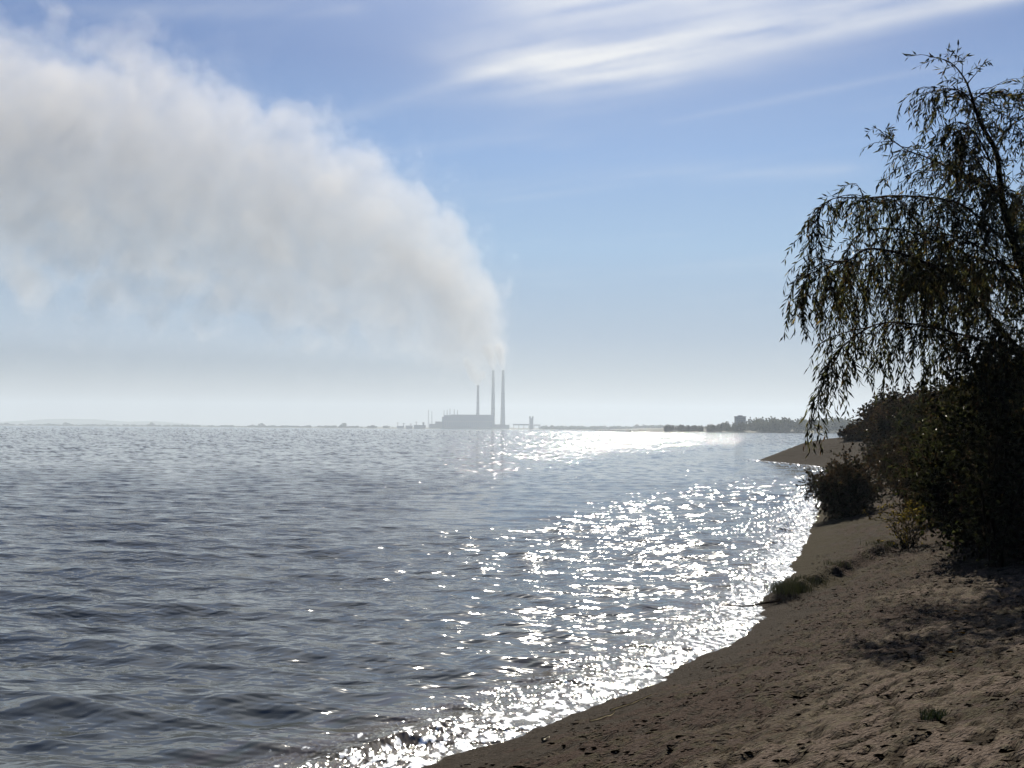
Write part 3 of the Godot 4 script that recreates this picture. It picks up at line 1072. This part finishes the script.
func build_shrubs() -> void:
	var green := Color(0.05, 0.058, 0.022)
	var olive := Color(0.075, 0.068, 0.025)
	var yellow := Color(0.26, 0.2, 0.04)
	var brown := Color(0.075, 0.05, 0.028)
	var group := "bushes on the bank"
	shrub("poplar_sapling", "young broad-leaved tree standing in front of the willow", Vector2(7.7, 16.4), 1.3, 4.2, 14, 0.085, 0.75, 4.0, [green, olive], 21, "", "tree", 0.1)
	shrub("waterside_bush", "dark bush leaning over the waterline, nearest the water", Vector2(10.95, 33.5), 1.2, 1.75, 22, 0.13, 0.5, 5.0, [brown, green], 22, group, "bush", 0.3)
	shrub("low_bush", "low dark bush in front of the willow trunk", Vector2(8.7, 16.6), 1.2, 1.5, 26, 0.09, 0.5, 9.0, [brown, green], 33, group)
	shrub("dense_bush", "dense dark bush under the willow at the right edge", Vector2(8.9, 18.2), 1.5, 2.5, 30, 0.11, 0.5, 9.0, [green, brown], 23, group)
	shrub("dense_bush", "dense dark bush right of the twiggy yellow-leaved shrub", Vector2(9.7, 20.4), 1.6, 2.7, 30, 0.12, 0.5, 9.0, [green, olive], 24, group)
	shrub("dense_bush", "dark bush up the slope behind the twiggy yellow-leaved shrub", Vector2(12.3, 24.0), 1.9, 3.2, 32, 0.14, 0.5, 9.0, [olive, brown], 25, group)
	shrub("dense_bush", "dark bush on the bank top, level with the waterside bush", Vector2(14.7, 29.0), 2.1, 3.4, 32, 0.16, 0.5, 9.0, [green, olive], 26, group)
	shrub("dense_bush", "dark bush on the bank top just past the waterside bush", Vector2(17.1, 35.5), 2.2, 3.4, 30, 0.18, 0.5, 9.0, [brown, olive], 27, group)
	shrub("dense_bush", "dark bush on the bank top beneath the left willow strands", Vector2(20.0, 43.5), 2.4, 3.4, 32, 0.2, 0.5, 9.0, [brown, green], 28, group)
	shrub("dense_bush", "small far bush on the bank top, third from the spit", Vector2(23.0, 53.0), 2.5, 3.3, 30, 0.24, 0.5, 8.0, [green, brown], 35, group)
	shrub("dense_bush", "small far bush on the bank top, second from the spit", Vector2(26.6, 66.0), 2.7, 3.2, 30, 0.28, 0.5, 8.0, [brown, olive], 36, group)
	shrub("dense_bush", "farthest bush on the bank top, where the spit begins", Vector2(30.0, 79.0), 3.0, 3.3, 30, 0.32, 0.5, 8.0, [brown, green], 37, group)
	shrub("dense_bush", "tall bush filling the slope behind the willow trunk", Vector2(15.4, 24.5), 2.2, 4.2, 34, 0.15, 0.5, 9.0, [green, brown], 29, group)
	shrub("dense_bush", "tall bush at the right edge behind the willow's lower branches", Vector2(20.0, 32.5), 2.6, 4.6, 34, 0.18, 0.5, 9.0, [brown, olive], 31, group)
	shrub("dense_bush", "tall bush behind the others above the middle of the bank", Vector2(25.5, 45.0), 3.0, 5.0, 36, 0.22, 0.5, 9.0, [green, olive], 30, group)
	shrub("low_bush", "low dark bush on the slope right behind the twiggy yellow-leaved shrub", Vector2(10.6, 25.0), 0.9, 0.9, 18, 0.1, 0.5, 5.0, [brown, olive], 51, group)
	shrub("low_bush", "low dark bush on the slope right of the waterside bush", Vector2(13.2, 31.5), 1.2, 1.1, 20, 0.12, 0.5, 5.0, [brown, green], 52, group)
	shrub("low_bush", "low dark bush on the slope just behind the waterside bush", Vector2(15.2, 39.0), 1.4, 1.3, 20, 0.14, 0.5, 5.0, [brown, olive], 53, group)
	shrub("low_bush", "low dark bush farthest along the slope toward the spit", Vector2(19.0, 50.0), 1.6, 1.5, 20, 0.18, 0.5, 5.0, [brown, green], 54, group)
	shrub("twiggy_bush", "sparse twiggy shrub with a few yellow leaves at the groin's upper end", Vector2(8.3, 21.6), 0.75, 1.1, 18, 0.07, 0.5, 0.5, [yellow, brown], 32, "", "bush", 0.1)
	for k in 7:
		var x: float = [33.0, 36.5, 40.0, 45.0, 52.0, 31.5, 37.0][k]
		var d: float = [97.0, 100.0, 96.0, 101.0, 98.0, 84.0, 78.0][k]
		shrub("spit_bush", ["low bush on top of the spit, leftmost", "low bush on the spit, second from left", "low bush on the spit behind the hanging twigs", "low bush on the spit partly hidden by nearer bushes", "low bush at the root of the spit", "bush on the bank between the spit and the nearer bushes", "bush at the inner end of the bay"][k], Vector2(x, d), 1.6 if k < 5 else 2.6, 1.3 if k < 5 else 3.4, 14, 0.3, 0.5, 6.0, [brown, olive], 40 + k, "bushes on the spit")


func blades(count: int, spread: float, height: float, rng: RandomNumberGenerator, col: Color) -> ArrayMesh:
	var g := Geo.new()
	for k in count:
		var at := Vector3(rng.randfn(), 0, rng.randfn()) * spread * 0.5
		var d := Vector3(rng.randfn() * 0.35, 1.0, rng.randfn() * 0.35).normalized()
		var h := height * rng.randf_range(0.4, 1.1)
		var bent := Vector3(d.x, 0.2, d.z).normalized()
		var side := d.cross(Vector3(rng.randfn(), 0, rng.randfn())).normalized() * 0.004
		var c := col * rng.randf_range(0.6, 1.3)
		var first := g.v.size()
		var mid := at + d * h * 0.6
		var tip := mid + (d + bent * 0.8).normalized() * h * 0.45
		g.v.append_array(PackedVector3Array([at - side - Vector3(0, 0.03, 0), at + side - Vector3(0, 0.03, 0), mid + side * 0.8, mid - side * 0.8, tip]))
		var nn := d.cross(side).normalized()
		for z in 5:
			g.n.append(nn)
			g.c.append(c)
		g.i.append_array(PackedInt32Array([first, first + 1, first + 2, first, first + 2, first + 3, first + 3, first + 2, first + 4]))
	return g.mesh()


func build_small() -> void:
	var rng := RandomNumberGenerator.new()
	rng.seed = 55
	var grass := leafy(0.8)
	grass.backlight = lin(0.3, 0.3, 0.15)
	# grass along the groin
	var labels := ["dark grass tuft at the waterline end of the earth groin", "dark grass tuft second from the water on the groin", "short grass tuft third from the water on the groin", "sparse grass tuft at the middle of the groin", "sparse grass tuft at the upper end of the groin by the twiggy shrub"]
	for k in 5:
		var p: Vector2 = [Vector2(4.75, 18.0), Vector2(5.0, 18.35), Vector2(5.35, 18.75), Vector2(6.3, 19.9), Vector2(7.7, 21.5)][k]
		var o := put("grass_tuft", blades([420, 380, 260, 120, 120][k], [0.3, 0.34, 0.34, 0.3, 0.3][k], [0.2, 0.16, 0.11, 0.09, 0.1][k], rng, Color(0.028, 0.03, 0.013)), grass)
		o.position = Vector3(p.x, ground_at(p.x, p.y), -p.y)
		tag(o, labels[k], "grass", "grass tufts along the groin")
	var weed := put("weed_tuft", blades(220, 0.1, 0.055, rng, Color(0.02, 0.026, 0.012)), grass)
	weed.position = Vector3(2.99, ground_at(2.99, 7.31), -7.31)
	tag(weed, "small dark green weed alone on the dry silt in front", "plant")
	# washed-up reeds and sticks
	var straw := tinted(0.8, 0.3)
	var reeds := [[Vector2(1.02, 10.55), Vector2(1.52, 11.15), "pale reed stalk lying near the waterline, the straighter upper one", Color(0.62, 0.54, 0.38)], [Vector2(0.78, 10.1), Vector2(1.06, 10.5), "pale bent reed stalk lying just below the straight one", Color(0.66, 0.58, 0.42)]]
	for k in 2:
		var a: Vector2 = reeds[k][0]
		var b: Vector2 = reeds[k][1]
		var pts := []
		for q in 9:
			var p := a.lerp(b, q / 8.0) + Vector2(0.6, -0.6).normalized() * 0.05 * sin(q / 8.0 * PI) * k
			pts.append(Vector3(p.x, ground_at(p.x, p.y) + 0.012, -p.y))
		var g := Geo.new()
		g.tube(pts, 0.011, 0.007, 6, reeds[k][3])
		tag(put("reed_stalk", g.mesh(), straw), reeds[k][2], "reed", "reeds washed up on the bank")
	var chip := Geo.new()
	chip.tube([Vector3(-0.03, 0.012, 0.02), Vector3(0, 0.016, 0.0), Vector3(0.03, 0.03, -0.02)], 0.02, 0.012, 7, Color(0.7, 0.66, 0.56))
	var co := put("wood_chip", chip.mesh(), straw)
	co.position = Vector3(0.33, ground_at(0.33, 9.55), -9.55)
	tag(co, "tiny pale wood chip on the damp soil below the reeds", "wood")
	var st := Geo.new()
	var sp := []
	for q in 10:
		var p := Vector2(4.62, 17.75).lerp(Vector2(3.55, 17.35), q / 9.0)
		sp.append(Vector3(p.x, maxf(ground_at(p.x, p.y) + 0.03, 0.05) + 0.02 * sin(q * 0.9), -p.y))
	st.tube(sp, 0.022, 0.008, 6, Color(0.04, 0.03, 0.022))
	tag(put("driftwood_stick", st.mesh(), straw), "thin dark stick reaching into the surf from the groin's grassy end", "stick")
	# yellow leaf on the silt
	for k in 3:
		var p: Vector2 = [Vector2(5.0, 11.45), Vector2(4.3, 10.1), Vector2(5.6, 13.0)][k]
		var g := Geo.new()
		g.leaf(Vector3(-0.09, 0.02, 0), Vector3(1, 0.05, 0.15).normalized(), Vector3.UP, 0.2, 0.07, Color(0.3, 0.15, 0.03))
		g.leaf(Vector3(-0.02, 0.015, 0.02), Vector3(0.6, 0.05, -0.5).normalized(), Vector3.UP, 0.12, 0.05, Color(0.24, 0.12, 0.03))
		var o := put("fallen_leaf", g.mesh(), leafy())
		o.position = Vector3(p.x, ground_at(p.x, p.y), -p.y)
		o.scale = Vector3.ONE * [1.0, 0.5, 0.55][k]
		tag(o, ["large orange fallen leaf on the pale silt at right", "small orange fallen leaf on the silt nearest the front", "small orange fallen leaf at the edge of the willow's shade"][k], "leaf", "fallen leaves")
	# crumbs of weed, clods and leaf litter on the bank: beyond counting
	var clod := Geo.new()
	var ring := []
	for k in 7:
		ring.append(Vector3(cos(k * TAU / 7), 0, sin(k * TAU / 7)) * (0.8 + 0.25 * sin(k * 2.3)))
	clod.v.append(Vector3(0.1, 0.42, 0.0))
	clod.n.append(Vector3.UP)
	for k in 7:
		clod.v.append(ring[k] * 0.6 + Vector3(0, 0.34, 0))
		clod.n.append((ring[k] * 0.5 + Vector3.UP).normalized())
	for k in 7:
		clod.v.append(ring[k] + Vector3(0, -0.15, 0))
		clod.n.append((ring[k] + Vector3.UP * 0.3).normalized())
	for k in 7:
		var a := 1 + k
		var b := 1 + (k + 1) % 7
		clod.i.append_array(PackedInt32Array([0, b, a, a, b, a + 7, b, b + 7, a + 7]))
	for k in clod.v.size():
		clod.c.append(Color.WHITE)
	var mm := MultiMesh.new()
	mm.transform_format = MultiMesh.TRANSFORM_3D
	mm.use_colors = true
	mm.mesh = clod.mesh()
	var placed := []
	var tones := []
	var thin := noise(57, 0.8, 3)
	while placed.size() < 15000:
		var d := rng.randf_range(4.0, 24.0)
		var x := shore_x(d) + rng.randf_range(0.4, 9.0)
		if x > d * 0.62 + 1.0 or thin.get_noise_2d(x, d) < rng.randf_range(-0.35, 0.3):
			continue
		var s := 0.006 + 0.03 * pow(rng.randf(), 4.0)
		var b := Basis(Vector3.UP, rng.randf() * TAU).scaled(Vector3(s * rng.randf_range(0.8, 2.2), s * 0.6, s))
		placed.append(Transform3D(b, Vector3(x, ground_at(x, d) - s * 0.1, -d)))
		var tone := rng.randf_range(0.5, 1.3)
		tones.append((Color(0.4, 0.36, 0.3) if rng.randf() < 0.02 else Color(0.035, 0.028, 0.022)) * tone)
	mm.instance_count = placed.size()
	for k in placed.size():
		mm.set_instance_transform(k, placed[k])
		mm.set_instance_color(k, tones[k])
	var o := MultiMeshInstance3D.new()
	o.name = "clods"
	o.multimesh = mm
	o.material_override = tinted(0.95, 0.2)
	add_child(o)
	tag(o, "scattered clods and crumbs of dried weed on the bank", "debris", "", "stuff")


# ------------------------------------------------------------------

func _ready() -> void:
	var camera := Camera3D.new()
	camera.name = "camera"
	camera.fov = 41.0
	camera.near = 0.1
	camera.far = 20000.0
	add_child(camera)
	camera.position = Vector3(0, 3, 0)
	camera.basis = Basis(Vector3.RIGHT, deg_to_rad(2.5)) * Basis(Vector3.BACK, deg_to_rad(0.4))
	camera.current = true
	var env := Environment.new()
	env.background_mode = Environment.BG_SKY
	env.sky = build_sky()
	env.tonemap_mode = Environment.TONE_MAPPER_LINEAR
	env.tonemap_exposure = 2.7
	# thin autumn haze
	env.fog_enabled = true
	env.fog_density = 0.000165
	env.fog_light_color = Color(0.9, 0.955, 1.0)
	env.sdfgi_enabled = true
	env.ssao_enabled = true
	env.ssil_enabled = true
	var around := WorldEnvironment.new()
	around.name = "environment"
	around.environment = env
	add_child(around)
	var sun := DirectionalLight3D.new()
	sun.name = "sun"
	sun.light_energy = 1.6
	sun.light_color = Color(1.0, 0.965, 0.9)
	sun.light_angular_distance = 0.53
	sun.shadow_enabled = true
	add_child(sun)
	sun.basis = Basis(Vector3.UP, deg_to_rad(180.0 - SUN_AZIMUTH)) * Basis(Vector3.RIGHT, deg_to_rad(-SUN_HEIGHT))
	print("sky ", Time.get_ticks_msec())
	lumps = noise(31, 1.0, 3)
	streaks = noise(32, 1.0, 3)
	fine = noise(33, 1.0, 3)
	prepare_shore()
	build_bank()
	print("bank ", Time.get_ticks_msec())
	build_water()
	print("water ", Time.get_ticks_msec())
	build_far()
	print("far ", Time.get_ticks_msec())
	build_smoke()
	print("smoke ", Time.get_ticks_msec())
	build_willow()
	print("willow ", Time.get_ticks_msec())
	build_shrubs()
	print("shrubs ", Time.get_ticks_msec())
	build_small()
	print("small ", Time.get_ticks_msec())
